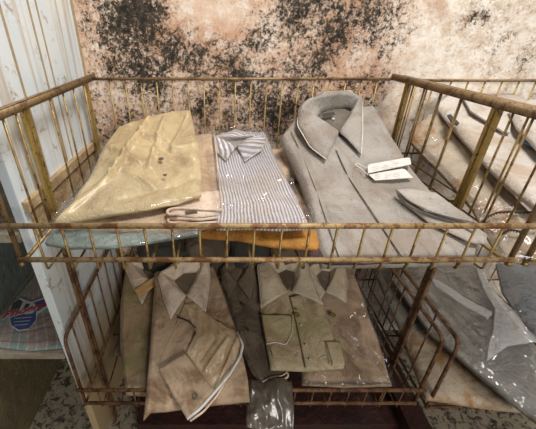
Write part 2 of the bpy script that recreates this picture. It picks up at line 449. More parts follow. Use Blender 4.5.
# ---------------------------------------------------------------- wire baskets
def basket(label, x0f, x0b, x1f, x1b, yf, yb, zb, zr, zl, wires, matw, matr, matl, sides, tops=True, group='wire baskets'):
    t = thing('wire_basket', label, 'basket', W((x0f+x1f)/2, (yf+yb)/2, zb), group)
    e = .009
    if tops: tube('front_rail', [W(x0f-e, yf, zl), W(x1f+e, yf, zl)], .0052, matl, t)
    tube('front_rail', [W(x0f, yf, zb+.017), W(x1f, yf, zb+.017)], .005, matl, t)
    tube('back_rail', [W(x0b, yb, zr-.006), W(x1b, yb, zr-.006)], .0042, matr, t)
    tube('back_rail', [W(x0b, yb-.006, zb+.03), W(x1b, yb-.006, zb+.03)], .0035, matr, t)
    tube('bottom_rail', [W(x0f+.004, (yf+yb)/2, zb-.005), W(x1f-.004, (yf+yb)/2, zb-.005)], .0035, matw, t)
    for s, xf, xb in ((-1, x0f, x0b), (1, x1f, x1b)):
        # flat topped side rim, then its front end bent down to the basket floor
        bm = bmesh.new()
        a, b = W(xf, yf+.03, zr), W(xb, yb+.004, zr)
        hw, hh = (.0062, .0085) if matw is M['brass'] else (.0042, .0046)
        vs = [[bm.verts.new(p+Vector((sx*hw, 0, sz*hh))) for sx, sz in ((-1, -1), (1, -1), (1, 1), (-1, 1))] for p in (a, b)]
        bm.faces.new(vs[0]); bm.faces.new(vs[1][::-1])
        for k in range(4): bm.faces.new((vs[0][k], vs[1][k], vs[1][(k+1) % 4], vs[0][(k+1) % 4]))
        bmesh.ops.bevel(bm, geom=list(bm.edges), offset=.002, segments=2, affect='EDGES')
        bm_obj('side_rim', bm, matr, t)
        tube('corner_rod', [W(xf, yf+.055, zr), W(xf, yf+.012, zr), W(xf, yf+.006, zb)], .0048, matr, t, rb=.03)
        tube('side_rail', [W(xf, yf, zb+.004), W(xb, yb, zb+.004)], .004, matw, t)
        for y in sides:
            f = (y-yf)/(yb-yf); x = xf+(xb-xf)*f
            tube('wire', [W(x, y, zr-.004), W(x, y, zb)], .0024, matw, t, 6)
    for k in range(wires):
        s = (k+1)/(wires+1) if wires < 10 else (k+.93)/(wires+.86)
        xf = x0f+(x1f-x0f)*s; xb = x0b+(x1b-x0b)*s
        tube('wire', [W(xf, yf+.004, zl+.001), W(xf, yf+.004, zb-.010), W(xb, yb+.002, zb-.004), W(xb, yb+.002, zr-.003)], .0024, matw, t, 6, rb=.008)
    return t
SY = [.560, .60, .735, .803, .866, .937]
basket('brassy wire basket on top, holding the yellow, striped and grey shirts', -.373, -.375, .535, .500, .474, 1.02, -.388, -.128, -.298, 18, M['brass'], M['rim'], M['rail'], SY)
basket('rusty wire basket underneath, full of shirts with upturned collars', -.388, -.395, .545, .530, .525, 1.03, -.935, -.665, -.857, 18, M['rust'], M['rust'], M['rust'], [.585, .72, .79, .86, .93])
basket('brassy wire basket at upper right holding white plastic-wrapped shirts',   .566, .528, 1.45, 1.42, .474, 1.02, -.388, -.132, -.325, 17, M['brass'], M['rim'], M['brass'], [.545, .60, .77, .84, .90, .96], tops=False)
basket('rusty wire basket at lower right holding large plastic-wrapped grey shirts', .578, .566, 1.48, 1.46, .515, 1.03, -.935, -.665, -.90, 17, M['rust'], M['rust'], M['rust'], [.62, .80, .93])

# uprights of the rack: each a pair of flat bars
def upright(label, x, y, top=-.13):
    t = thing('rack_upright', label, 'post', W(x, y, -1.25), 'flat double-bar rack uprights')
    for dy in (-.0072, .0072):
        box('bar', x-.004, x+.004, y+dy-.0048, y+dy+.0048, -.40, top, M['post'], t)
        box('bar', x-.004, x+.004, y+dy-.0048, y+dy+.0048, -1.25, -.402, M['postlow'], t)
    for z in (-.2, -.36, -.7, -.9): box('spacer', x-.003, x+.003, y-.0023, y+.0023, z-.006, z+.006, M['postlow'], t)
upright('brass upright against white partition, nearer the viewer', -.389, .655)
upright('brass upright against white partition, in the back corner', -.389, .985)
upright('brass upright between the two baskets, nearer the viewer', .5385, .652)
upright('brass upright between the two baskets, near the mouldy wall', .5250, .975)

# base under the rack
t = thing('base_board', 'dark maroon base board low under the lower basket', 'board', W(.45, .8, -1.25))
box('deck', -.28, .62, .58, 1.04, -1.25, -1.14, M['maroon'], t)
box('edge_rail', .585, .655, .50, 1.04, -1.25, -1.085, M['maroon'], t)

# ---------------------------------------------------------------- upper basket shirts
SH = 'clothing in the upper basket'
pT = Plane(.54, -.352, .06)
teal = thing('folded_shirt', 'pale teal shirt in plastic at the bottom of the left pile, under the tan shirt', 'shirt', pT.at(120, 230))
patch('body', [(110, 172), (190, 166)], [(202, 225)], [(44, 240), (66, 244), (110, 243), (200, 231)], [(62, 205)], pT, M['teal'], teal, thick=.02, amp=.005, seed=1,
      folds=[((80, 238), (190, 228), .006, .006)])
patch('plastic_wrap', [(110, 172), (188, 166)], [(200, 224)], [(42, 243), (64, 247), (110, 247), (203, 234)], [(60, 205)], pT, M['film'], teal, thick=.0012, h=.007, amp=.004, seed=4)

pO = Plane(.50, -.368, .07)
org = thing('folded_shirt', 'orange shirt sandwiched under the striped shirt and the grey shirt', 'shirt', pO.at(260, 235))
patch('body', [(215, 150), (285, 150)], [(300, 190), (316, 215), (322, 236)], [(198, 234), (240, 237), (270, 243), (318, 247)], [(205, 200)], pO, M['orange'], org, thick=.016, amp=.004, seed=2)

pN = Plane(.54, -.338, .17)
tan = thing('folded_shirt', 'tan shirt between the yellow shirt and the teal one, folded cream ends at front', 'shirt', pN.at(180, 200))
patch('body', [(110, 150), (213, 131)], [(216, 165), (221, 205)], [(48, 226), (100, 226), (170, 228), (223, 222)], [(80, 190)], pN, M['tan'], tan, thick=.022, amp=.004, seed=3,
      folds=[((210, 135), (219, 205), .004, .005)])
# stacked cuff folds
for k, (h, dv) in enumerate([(.006, 0), (-.006, 7), (-.016, 12)]):
    patch('folded_cuff', [(177, 192+dv), (219, 189+dv)], [(222, 200+dv)], [(168, 213+dv), (195, 216+dv), (222, 213+dv)], [(171, 204+dv)], pN, M['pinkish'], tan, thick=.009, h=h+.004, amp=.0012, seed=5+k, n=24, m=16, edge=.006)
seam('fold_edge', [(178, 214), (168, 215), (167, 210), (176, 208), (222, 210)], pN, .0135, .0034, M['pinkish'], tan)
seam('fold_edge', [(222, 222), (180, 225), (167, 222), (169, 218), (200, 220), (222, 217)], pN, .003, .0034, M['pinkish'], tan)
seam('fold_edge', [(168, 227), (195, 229), (222, 226)], pN, -.004, .003, M['pinkish'], tan)
seam('fold_edge', [(214, 134), (218, 170), (222, 208), (224, 222)], pN, .009, .0024, M['pinkish'], tan)
slab('woven_label', [(185, 211.5), (197, 211), (197.5, 213.2), (185.5, 213.8)], pN, .0115, .001, M['button'], tan)

pY = Plane(.54, -.312, .27)
yel = thing('folded_shirt', 'yellowed folded shirt with crumpled surface topping the left pile', 'shirt', pY.at(140, 170))
patch('body', [(118, 128), (150, 117), (172, 109), (190, 110)], [(193, 122), (199, 150), (201, 175)], [(50, 223), (90, 216), (140, 208), (178, 200), (201, 193)], [(104, 146), (88, 178), (66, 205)], pY, M['yellow'], yel, thick=.016, amp=.007, freq=9, seed=8, n=80, m=80,
      folds=[((150, 122), (112, 178), .007, .014), ((188, 118), (172, 150), .006, .010), ((165, 118), (150, 168), .006, .009), ((128, 130), (168, 142), .005, .010), ((172, 150), (199, 146), .005, .009), ((112, 178), (58, 220), .008, .008), ((128, 150), (198, 160), .007, .005),
             ((135, 130), (196, 172), .012, -.006), ((105, 160), (160, 190), .010, .006), ((200, 176), (120, 200), .008, -.006), ((112, 150), (140, 165), .008, .008)])
patch('plastic_wrap', [(114, 133), (148, 116), (172, 107.5), (192, 109)], [(196, 122), (203, 140), (202, 175)], [(46, 224), (90, 218), (140, 210), (178, 202), (203, 194)], [(98, 150), (84, 178), (60, 205)], pY, M['filmthin'], yel, thick=.001, h=.007, amp=.007, freq=12, seed=9)
disc('stain_spot', 161, 159, .006, pY, M['button'], yel, h=.012, th=.001)
disc('button', 165, 175, .004, pY, M['olive'], yel, h=.007, th=.002)

pS = Plane(.535, -.326, .085)
st = thing('folded_shirt', 'striped white and grey-blue shirt with button-down collar, under clear plastic', 'shirt', pS.at(250, 180))
stp = patch('body', [(208, 136), (235, 128), (266, 131)], [(278, 160), (297, 195)], [(216, 224), (250, 223), (280, 225), (311, 223)], [(212, 170), (218, 205)], pS, M['stripe'], st, thick=.022, amp=.0055, freq=10, seed=11,
      folds=[((240, 158), (262, 223), .004, .003)])
collar(st, pS, Fo=[(237, 147, .008), (227, 142, .015), (214, 136, .018), (236, 137, .019), (260, 135, .018), (247, 139, .015), (237, 147, .008)],
       Nk=[(237, 146, .003), (230, 143, .003), (226, 141, .003), (237, 140, .003), (249, 139, .003), (245, 142, .003), (237, 146, .003)],
       Ou=[(226, 161, .009), (214, 150, .008), (208, 142, .005), (236, 130, .008), (267, 140, .006), (261, 151, .008), (244.5, 162, .009)], mat=M['stripe'])
patch('plastic_wrap', [(204, 133), (235, 126), (270, 129)], [(282, 160), (300, 195)], [(214, 225), (250, 225), (280, 227), (314, 224)], [(208, 170), (216, 205)], pS, M['film'], st, thick=.001, h=.016, amp=.007, freq=9, seed=12,
      folds=[((225, 175), (300, 182), .008, .008), ((215, 205), (290, 190), .008, .006)])

pG = Plane(.49, -.372, .34)
gr = thing('folded_shirt', 'large grey shirt with standing collar and white hang tag', 'shirt', pG.at(380, 180))
patch('body', [(281, 134), (296, 115), (330, 106), (376, 103)], [(390, 128), (411, 162), (434, 190), (468, 222), (483, 240)], [(323, 262), (370, 262), (420, 261), (477, 261)], [(290, 152), (304, 185), (312, 222)], pG, M['grey'], gr, thick=.03, amp=.004, freq=8, seed=14, n=60, m=60,
      folds=[((296, 130), (330, 222), .005, -.004), ((336, 150), (349, 178), .003, .003), ((349, 178), (366, 203), .003, .003), ((366, 203), (402, 256), .003, .003), ((378, 142), (402, 146), .005, .003), ((360, 170), (310, 200), .012, .003), ((300, 150), (318, 215), .010, .004), ((352, 160), (420, 232), .010, .003), ((375, 190), (460, 250), .014, .004), ((375, 120), (396, 150), .008, .004)])
seam('placket_edge', [(336, 150), (349, 178), (366, 203), (402, 257)], pG, .005, .0012, M['greydark'], gr)
seam('side_seam', [(291, 131), (302, 155), (316, 190), (333, 240), (340, 260)], pG, .002, .0010, M['greydark'], gr)
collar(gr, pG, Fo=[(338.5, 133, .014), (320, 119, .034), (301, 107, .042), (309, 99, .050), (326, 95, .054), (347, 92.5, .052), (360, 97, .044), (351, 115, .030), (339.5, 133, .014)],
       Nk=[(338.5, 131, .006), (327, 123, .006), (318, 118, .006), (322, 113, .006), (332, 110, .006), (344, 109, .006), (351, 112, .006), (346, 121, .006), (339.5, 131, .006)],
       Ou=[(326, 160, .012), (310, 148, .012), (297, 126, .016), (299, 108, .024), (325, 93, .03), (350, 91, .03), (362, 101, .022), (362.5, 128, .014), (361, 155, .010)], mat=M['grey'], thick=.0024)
slab('neck_label', [(322, 114), (334, 112), (335, 115), (323, 117)], pG, .022, .0008, M['black'], gr)
disc('neck_button', 333, 119, .005, pG, M['btnlt'], gr, h=.012)
disc('collar_button', 325, 138, .0035, pG, M['btnlt'], gr, h=.016)
for dx in (0,): 
    patch('sleeve_cuff', [(396, 189), (412, 188), (436, 192)], [(455, 206), (474, 219)], [(400, 193), (425, 210), (474, 224)], [], pG, M['cuffgrey'], gr, thick=.004, h=.030, amp=.001, seed=17, n=30, m=10, edge=.004)
    patch('sleeve_cuff', [(397, 191), (415, 202), (440, 212), (472, 222)], [(489, 234)], [(401, 200), (430, 222), (472, 242), (486, 243)], [(398, 194)], pG, M['cuffgrey'], gr, thick=.006, h=.016, amp=.002, seed=18, n=30, m=10, edge=.004)
seam('cuff_edge', [(396, 189), (410, 201), (430, 211), (455, 218), (474, 222)], pG, .030, .0022, M['cuffgrey'], gr)
seam('cuff_edge', [(397, 191), (408, 205), (430, 215), (455, 222), (474, 232)], pG, .019, .0022, M['cuffgrey'], gr)
tg = thing('hang_tag', 'white double care tag on a thread, lying on the grey shirt', 'tag', pG.at(390, 170, .01))
slab('card', [(367.6, 165.5), (370, 164.3), (407, 157.8), (410, 158.5), (411, 164.6), (367.8, 173.5)], pG, .014, .001, M['card'], tg)
slab('card', [(368, 174.5), (402, 169), (405, 169.6), (413, 178), (375, 180.6)], pG, .009, .001, M['card'], tg)
for i in range(3):
    uu = 372+i*9.5
    for vv in (0, 1.7, 3.4): seam('printed_line', [(uu, 167.6-i*1.65+vv), (uu+7, 166.4-i*1.65+vv)], pG, .0152, .0003, M['ink'], tg)
    for vv in (0, 1.6, 3.2): seam('printed_line', [(uu+3, 175.6-i*1.1+vv), (uu+9, 174.7-i*1.1+vv)], pG, .0102, .0003, M['ink'], tg)
seam('thread', [(369, 168), (364, 167), (357, 163), (355, 165), (362, 169), (368, 175)], pG, .012, .0009, M['thread'], tg)

# strip of dark red cloth between orange and grey, and shirts buried lower that carry the pile
pD = Plane(.50, -.370, .12)
dk = thing('folded_shirt', 'dark maroon shirt mostly buried beneath the grey shirt', 'shirt', pD.at(330, 240))
patch('body', [(290, 150), (400, 150)], [(425, 190)], [(308, 255), (330, 262), (455, 260)], [(303, 200)], pD, M['maroon'], dk, thick=.012, amp=.002, seed=21, h=-.006)

def rest_shirt(label, x0, x1, y0, y1, z, th, mat, sl=0., seed=0, group=None):
    """a plain folded shirt given in metres"""
    P = Plane(y0, z, sl); t = thing('folded_shirt', label, 'shirt', W((x0+x1)/2, (y0+y1)/2, z-th), group)
    bm = bmesh.new(); n, m = 24, 26; A = []; B = []
    for j in range(m+1):
        a = []; b = []
        for i in range(n+1):
            x = x0+(x1-x0)*i/n; y = y0+(y1-y0)*j/m; e = min(x-x0, x1-x, y-y0, y1-y)
            zz = z+sl*(y-y0); d = .003*noise.noise(Vector((x*14+seed, y*9, seed))) - th*.4*(1-sm(e/.015))
            a.append(bm.verts.new(W(x, y, zz+d))); b.append(bm.verts.new(W(x, y, zz-th*(.7+.3*sm(e/.015)))))
        A.append(a); B.append(b)
    for j in range(m):
        for i in range(n):
            bm.faces.new((A[j][i], A[j][i+1], A[j+1][i+1], A[j+1][i])); bm.faces.new((B[j][i], B[j+1][i], B[j+1][i+1], B[j][i+1]))
    for i in range(n):
        bm.faces.new((A[0][i], B[0][i], B[0][i+1], A[0][i+1])); bm.faces.new((A[m][i], A[m][i+1], B[m][i+1], B[m][i]))
    for j in range(m):
        bm.faces.new((A[j][0], A[j+1][0], B[j+1][0], B[j][0])); bm.faces.new((A[j][n], B[j][n], B[j+1][n], A[j+1][n]))
    bm_obj('body', bm, mat, t); return t

def support(P, x0, x1, y1, zfloor, th, gap, mat, label, group, seed, drop):
    z = zfloor
    while True:
        z += th
        y0 = P.y0 + (z+drop-P.z0)/P.sl
        y0 = max(y0, P.y0+.10)
        if y0 > y1-.10: break
        rest_shirt(label, x0, x1, y0+.004, y1, z, th-gap, M[mat], 0, seed+z*50, group)
support(pG, .09, .36, .95, -.384, .034, .001, 'tan', 'folded tan shirt buried in the stack that props up the large grey shirt', 'shirts under the grey shirt', 1, .034)
support(pY, -.31, -.10, .91, -.30, .030, .001, 'tan', 'folded tan shirt buried under the back of the yellowed shirt', 'shirts under the yellow shirt', 3, .022)

# ---------------------------------------------------------------- neighbour's upper basket (right)
pA = Plane(.49, -.372, .25, .25, .55)
a = thing('folded_shirt', 'stained off-white shirt in plastic, nearest shirt in the right upper basket', 'shirt', pA.at(470, 180))
patch('body', [(410, 128), (427, 116), (448, 118)], [(482, 152), (522, 200), (560, 240)], [(502, 256), (530, 260), (570, 262)], [(412, 140), (439, 168), (474, 206)], pA, M['stained'], a, thick=.022, amp=.006, seed=31,
      folds=[((432, 112), (520, 225), .006, .006)])
patch('plastic_wrap', [(409, 127), (427, 114), (450, 116)], [(484, 152), (524, 200), (562, 242)], [(502, 258), (530, 262), (572, 264)], [(411, 140), (438, 168), (473, 206)], pA, M['filmthin'], a, thick=.001, h=.008, amp=.010, freq=13, seed=32)
pB = Plane(.49, -.312, .24)
b = thing('folded_shirt', 'clean white shirt with dark collar tab lying above the stained shirt', 'shirt', pB.at(500, 140))
patch('body', [(437, 102), (457, 87), (490, 92), (522, 94)], [(560, 120), (620, 170)], [(545, 212), (600, 215), (660, 215)], [(452, 122), (484, 157), (512, 185)], pB, M['white'], b, thick=.02, amp=.005, seed=33,
      folds=[((480, 100), (540, 150), .008, .006)])
slab('folded_panel', [(458, 90), (512, 104), (509, 134), (503, 133), (470, 112)], pB, .009, .004, M['white'], b)
slab('collar_tab', [(447, 116), (450, 115), (459, 124), (457, 126), (451, 123)], pB, .008, .003, M['black'], b)
bm = bmesh.new(); c = pB.at(534, 144, .012); add_tube(bm, [c+Vector((.014*math.cos(k*.42), .018*math.sin(k*.42), 0)) for k in range(15)], .0035, 6, True); bm_obj('blue_sticker', bm, M['sticker'], b)
pC = Plane(.49, -.275, .24)
c = thing('folded_shirt', 'upright-edged white shirt at the far right against the back rail', 'shirt', pC.at(525, 110))
patch('body', [(512, 106), (530, 98), (560, 102)], [(620, 140)], [(560, 160), (620, 165), (680, 165)], [(520, 124), (540, 145)], pC, M['white'], c, thick=.02, amp=.006, seed=35)
# chain lying on the stained shirt
for pts, lab in (([(481, 224), (488, 217), (497, 213), (510, 212), (524, 213), (545, 211)], 'black twisted cord on the stained shirt, farther of the two lengths'),
            ([(499, 236), (509, 230), (520, 232), (532, 228), (548, 229)], 'black twisted cord on the stained shirt, nearer of the two lengths')):
    base = [pA.at(u, v, .016) for u, v in pts]; bm = bmesh.new()
    for ph in (0, math.pi):
        P = []
        for k in range(90):
            p = poly_at(base, k/89); P.append(p+Vector((math.sin(k*.7+ph)*.001, math.cos(k*.7+ph)*.0020, math.sin(k*.7+ph)*.0020)))
        add_tube(bm, P, .0012, 5)
    tag(bm_obj('twisted_cord', bm, M['cord']), lab, 'cord')

# ---------------------------------------------------------------- neighbour's lower basket (right)
pR0 = Plane(.54, -.875, .16)
r0 = thing('folded_shirt', 'tan brown shirt at the bottom of the right lower basket, stained orange', 'shirt', pR0.at(450, 370))
patch('body', [(392, 300), (430, 285)], [(500, 330), (545, 372)], [(428, 398), (480, 405), (560, 415)], [(408, 345)], pR0, M['stained'], r0, thick=.03, amp=.006, seed=41)
pR = Plane(.54, -.80, .20)
r1 = thing('folded_shirt', 'large grey shirt in shiny plastic filling the right lower basket', 'shirt', pR.at(470, 310))
patch('body', [(392, 275), (425, 262), (478, 262)], [(500, 300), (545, 365)], [(432, 330), (480, 372), (545, 424)], [(410, 300)], pR, M['greyp'], r1, thick=.03, amp=.008, freq=8, seed=42,
      folds=[((435, 285), (490, 313), .006, .012), ((490, 313), (488, 345), .005, .010)])
patch('plastic_wrap', [(390, 274), (425, 259), (480, 258)], [(504, 300), (548, 365)], [(430, 333), (480, 375), (548, 428)], [(408, 302)], pR, M['filmhazy'], r1, thick=.001, h=.014, amp=.012, freq=9, seed=43,
      folds=[((480, 265), (505, 315), .006, .018), ((497, 310), (492, 360), .005, .022), ((505, 312), (530, 338), .006, .016), ((432, 280), (492, 316), .007, .012), ((440, 300), (476, 345), .006, .008)])
patch('crinkle_glint', [(474, 262), (481, 262)], [(488, 280), (500, 298)], [(497, 312), (514, 311)], [(484, 290)], pR, M['filmglint'], r1, thick=.001, h=.034, amp=.006, freq=24, seed=91, n=24, m=40)  # strip of glint painted along a ridge of the plastic
patch('crinkle_glint', [(495, 309), (514, 311)], [(523, 322), (536, 338)], [(486, 362), (508, 346), (537, 342)], [(493, 330)], pR, M['filmglint'], r1, thick=.001, h=.034, amp=.009, freq=26, seed=92, n=40, m=40)
patch('crinkle_glint', [(430, 277), (440, 281)], [(466, 298), (492, 312)], [(488, 319), (492, 315)], [(436, 286), (460, 303)], pR, M['filmglint'], r1, thick=.001, h=.032, amp=.004, freq=22, seed=93, n=16, m=40)
pR2 = Plane(.54, -.765, .22)
r2 = thing('folded_shirt', 'blue-grey shirt in plastic at the right edge of the lower basket', 'shirt', pR2.at(520, 290))
patch('body', [(498, 262), (545, 262)], [(600, 320)], [(536, 332), (575, 370), (620, 400)], [(505, 290), (520, 312)], pR2, M['blue'], r2, thick=.022, amp=.006, seed=45)
patch('plastic_wrap', [(495, 260), (545, 260)], [(602, 320)], [(533, 334), (575, 373), (622, 403)], [(502, 292), (517, 314)], pR2, M['film'], r2, thick=.001, h=.012, amp=.008, seed=46)
pR3 = Plane(.54, -.86, .2)
r3 = thing('folded_shirt', 'pale grey wrapped shirt seen through the side wires of the lower basket', 'shirt', pR3.at(400, 290))
patch('body', [(371, 262), (420, 258)], [(425, 275)], [(404, 334), (428, 325), (440, 300)], [(386, 295)], pR3, M['greyp'], r3, thick=.022, amp=.006, seed=47)

# ---------------------------------------------------------------- lower basket shirts
pL0 = Plane(.55, -.885, .30)
l0 = thing('folded_shirt', 'mossy brown shirt at the left end of the lower basket', 'shirt', pL0.at(135, 340))
patch('body', [(126, 262), (166, 258)], [(168, 300), (165, 340)], [(125, 394), (165, 396)], [(120, 300), (119, 345)], pL0, M['mossy'], l0, thick=.024, amp=.005, seed=51,
      folds=[((150, 300), (143, 390), .006, .004)])
collar(l0, pL0, Fo=[(153, 283, .010), (142, 276, .022), (129, 262, .03), (143, 254, .04), (163, 254, .035), (158, 270, .02), (153, 283, .010)],
       Nk=[(153, 281, .004), (148, 276, .004), (143, 270, .004), (148, 266, .004), (156, 266, .004), (154, 273, .004), (153, 281, .004)],
       Ou=[(142.5, 304, .010), (134, 289, .010), (125, 268, .012), (142, 250, .02), (166, 252, .016), (167, 270, .012), (164, 290, .01)], mat=M['brownlt'])
sp = patch('neck_band', [(134, 289), (148, 280), (162, 272)], [(164, 276)], [(139, 297), (152, 288), (165, 280)], [(136, 293)], pL0, M['strap'], l0, thick=.003, h=.026, amp=.001, seed=52, n=20, m=8, edge=.003)
bm = bmesh.new(); c0 = pL0.at(168, 274, .034)
add_tube(bm, [c0+Vector((.013*math.cos(k*.45), .012*math.sin(k*.45), .014*math.sin(k*.45))) for k in range(14)], .0028, 6, True)
add_tube(bm, [c0+Vector((-.008, 0, .012)), c0+Vector((.004, -.003, 0)), c0+Vector((0, 0, -.014))], .0028, 6)
tag(bm_obj('collar_clip', bm, M['steel']), 'tarnished metal collar clip beside the ochre neck band', 'clip')

pL4 = Plane(.55, -.875, .29)
l4 = thing('folded_shirt', 'beige shirt at the right end of the lower basket, ring printed on its wrapping', 'shirt', pL4.at(350, 340))
patch('body', [(300, 266), (322, 258), (350, 262)], [(362, 290), (378, 335)], [(303, 384), (345, 386), (393, 385)], [(300, 320)], pL4, M['brown'], l4, thick=.024, amp=.005, seed=55,
      folds=[((355, 370), (392, 383), .005, .006)])
collar(l4, pL4, Fo=[(325, 292, .010), (316, 281, .022), (309, 268, .03), (321, 256, .04), (340, 260, .036), (333, 278, .022), (325, 292, .010)],
       Nk=[(325, 290, .004), (320, 283, .004), (317, 276, .004), (322, 271, .004), (330, 272, .004), (329, 281, .004), (325, 290, .004)],
       Ou=[(318, 305, .01), (309, 290, .01), (304, 272, .012), (320, 252, .02), (343, 258, .02), (347, 282, .012), (346, 303, .010)], mat=M['creamlt'])
patch('plastic_wrap', [(300, 263), (322, 255), (354, 259)], [(366, 290), (382, 335)], [(302, 386), (345, 388), (396, 387)], [(298, 320)], pL4, M['filmthin'], l4, thick=.001, h=.010, amp=.007, seed=56,
      folds=[((340, 305), (368, 315), .006, .008), ((350, 365), (394, 386), .005, .006)])
bm = bmesh.new(); c = pL4.at(366, 356, .018); add_tube(bm, [c+Vector((.013*math.cos(k*.42), .012*math.sin(k*.42), .0036*math.sin(k*.42))) for k in range(15)], .0011, 5, True); bm_obj('printed_ring', bm, M['ink'], l4)

pL2 = Plane(.53, -.862, .28)
l2 = thing('folded_shirt', 'dark taupe shirt squeezed between the two pale shirts in the lower basket', 'shirt', pL2.at(250, 330))
patch('body', [(222, 264), (240, 258), (262, 260)], [(268, 300), (274, 345), (288, 374)], [(262, 384), (276, 381), (289, 377)], [(226, 300), (240, 345), (252, 372)], pL2, M['dark'], l2, thick=.022, amp=.006, seed=58,
      folds=[((262, 384), (245, 330), .006, .005)])
collar(l2, pL2, Fo=[(237, 283, .010), (230, 276, .02), (224, 266, .028), (238, 256, .036), (250, 264, .03), (245, 273, .02), (237, 283, .010)],
       Nk=[(237, 281, .004), (233, 277, .004), (231, 272, .004), (237, 268, .004), (243, 269, .004), (241, 275, .004), (237, 281, .004)],
       Ou=[(229, 298, .01), (223, 285, .01), (220, 268, .012), (238, 252, .02), (253, 262, .02), (256, 280, .012), (251, 302, .01)], mat=M['dark'])
disc('button', 243, 305, .006, pL2, M['black'], l2, h=.010)
disc('button', 248, 330, .0045, pL2, M['black'], l2, h=.010)
seam('cuff_fold', [(262, 386), (272, 381), (283, 380), (289, 376), (286, 371)], pL2, .004, .003, M['pinkish'], l2)
seam('cuff_fold', [(262, 382), (272, 377), (282, 376), (287, 372)], pL2, .005, .0018, M['pinkish'], l2)

pL5 = Plane(.50, -.848, .05)
l5 = thing('wrapped_packet', 'dark crumpled packet in glossy plastic hanging over the lower basket rail', 'packet', pL5.at(270, 400))
patch('body', [(248, 380), (268, 378), (292, 380)], [(294, 405)], [(246, 426), (270, 432), (294, 428)], [(247, 405)], pL5, M['darkgloss'], l5, thick=.012, amp=.010, freq=22, seed=61, n=30, m=30)

pL3 = Plane(.56, -.836, .25)
l3 = thing('folded_shirt', 'cream green-tinged shirt with chest pockets on the lower pile', 'shirt', pL3.at(300, 330))
patch('body', [(255, 266), (275, 258), (310, 264)], [(316, 285), (326, 312), (338, 345)], [(271, 369), (305, 370), (345, 367)], [(258, 290), (263, 325)], pL3, M['cream'], l3, thick=.020, amp=.005, seed=64,
      folds=[((297, 300), (313, 366), .004, .005), ((300, 330), (318, 366), .006, -.003), ((265, 348), (275, 366), .008, .004)])
patch('chest_pocket', [(261.5, 314), (292, 314.5)], [(293, 330)], [(267, 344.5), (276, 343), (287, 345)], [(264, 330)], pL3, M['cream'], l3, thick=.003, h=.007, amp=.001, seed=65, n=20, m=16, edge=.003)
seam('pocket_edge', [(266, 344), (276, 342), (286, 345), (292.5, 332), (292, 315)], pL3, .0085, .0013, M['thread'], l3)
patch('chest_pocket', [(326, 341), (340, 341)], [], [(333, 366), (345, 365)], [], pL3, M['cream'], l3, thick=.003, h=.007, amp=.001, seed=66, n=14, m=14, edge=.003)
seam('pocket_edge', [(325, 341), (331, 366)], pL3, .0075, .001, M['strip'], l3)
seam('pocket_edge', [(271, 350), (276, 369)], pL3, .005, .001, M['strip'], l3)
patch('placket', [(290, 296), (300, 294)], [(310, 325)], [(306, 369), (319, 369)], [(297, 325)], pL3, M['cream'], l3, thick=.003, h=.006, amp=.0016, seed=67, n=10, m=30, edge=.003)
collar(l3, pL3, Fo=[(288, 292, .010), (277, 279, .026), (268, 262, .034), (283, 254, .044), (301, 260, .036), (300, 276, .024), (292, 292, .010)],
       Nk=[(288, 290, .004), (283, 283, .004), (279, 274, .004), (286, 270, .004), (293, 272, .004), (294, 281, .004), (291, 290, .004)],
       Ou=[(261.5, 308, .012), (260, 290, .012), (257, 266, .014), (282, 250, .02), (306, 258, .02), (311, 275, .014), (323, 305, .012)], mat=M['creamlt'])
M['moss'] = plain('olive_moss', (.17, .16, .03), .9)
for (u, v, r) in ((297, 315, .009), (296, 309, .005)):
    disc('moss_spot', u, v, r, pL3, M['moss'], l3, h=.010, th=.001)
disc('moss_spot', 333, 315, .009, pL4, M['moss'], l4, h=.018, th=.001)
for v, u in ((325, 300), (345, 305), (360, 309)): disc('button', u+1, v, .004, pL3, M['btnlt'], l3, h=.009)

pL1 = Plane(.45, -.838, .26)
l1 = thing('folded_shirt', 'beige-brown shirt with white-tipped collar and a buttoned cuff folded over its front', 'shirt', pL1.at(190, 350))
patch('body', [(155, 272), (180, 266), (213, 264)], [(222, 290), (238, 335), (248, 378)], [(143, 420), (150, 412), (166, 411), (210, 405), (250, 401)], [(152, 310), (149, 355), (146, 390)], pL1, M['brown'], l1, thick=.018, amp=.005, seed=71, n=56, m=60,
      folds=[((160, 300), (152, 345), .008, .003), ((170, 412), (246, 400), .006, .004), ((190, 315), (226, 340), .007, .004)])
collar(l1, pL1, Fo=[(186, 296, .010), (173, 286, .024), (160.5, 272, .032), (181, 263, .042), (205, 261, .034), (197, 280, .024), (186.5, 296, .010)],
       Nk=[(186, 294, .004), (180, 288, .004), (175, 281, .004), (184, 274, .004), (197, 273, .004), (192, 284, .004), (186.5, 294, .004)],
       Ou=[(171, 319, .012), (164, 300, .012), (158, 276, .014), (180, 258, .02), (209, 259, .02), (210, 280, .014), (205.5, 312, .012)], mat=M['brownlt'])
patch('sleeve', [(184, 303), (194, 300)], [(214, 318), (236, 331), (242, 344), (238, 358), (226, 376)], [(186, 352), (200, 372), (214, 390)], [(190, 318), (196, 332)], pL1, M['sleeve'], l1, thick=.010, h=.014, amp=.005, freq=18, seed=72,
      folds=[((238, 338), (216, 388), .004, .008), ((228, 338), (205, 370), .005, .007), ((214, 340), (200, 360), .004, -.004)])
patch('cuff', [(158.5, 368), (172, 360), (185.5, 352)], [(200, 370), (214, 389)], [(187, 419), (200, 406), (214, 390)], [(172, 394)], pL1, M['brown'], l1, thick=.008, h=.024, amp=.0016, seed=73, n=30, m=30, edge=.005)
seam('cuff_fold_highlight', [(187, 419), (200, 409), (215, 392), (230, 374), (240, 357), (243, 345), (237, 332)], pL1, .021, .0040, M['card'], l1)  # near-white colour paints the highlight along the cream fold edge
seam('cuff_fold_highlight', [(190, 421), (203, 412), (217, 396), (226, 380)], pL1, .012, .0030, M['pinkish'], l1)
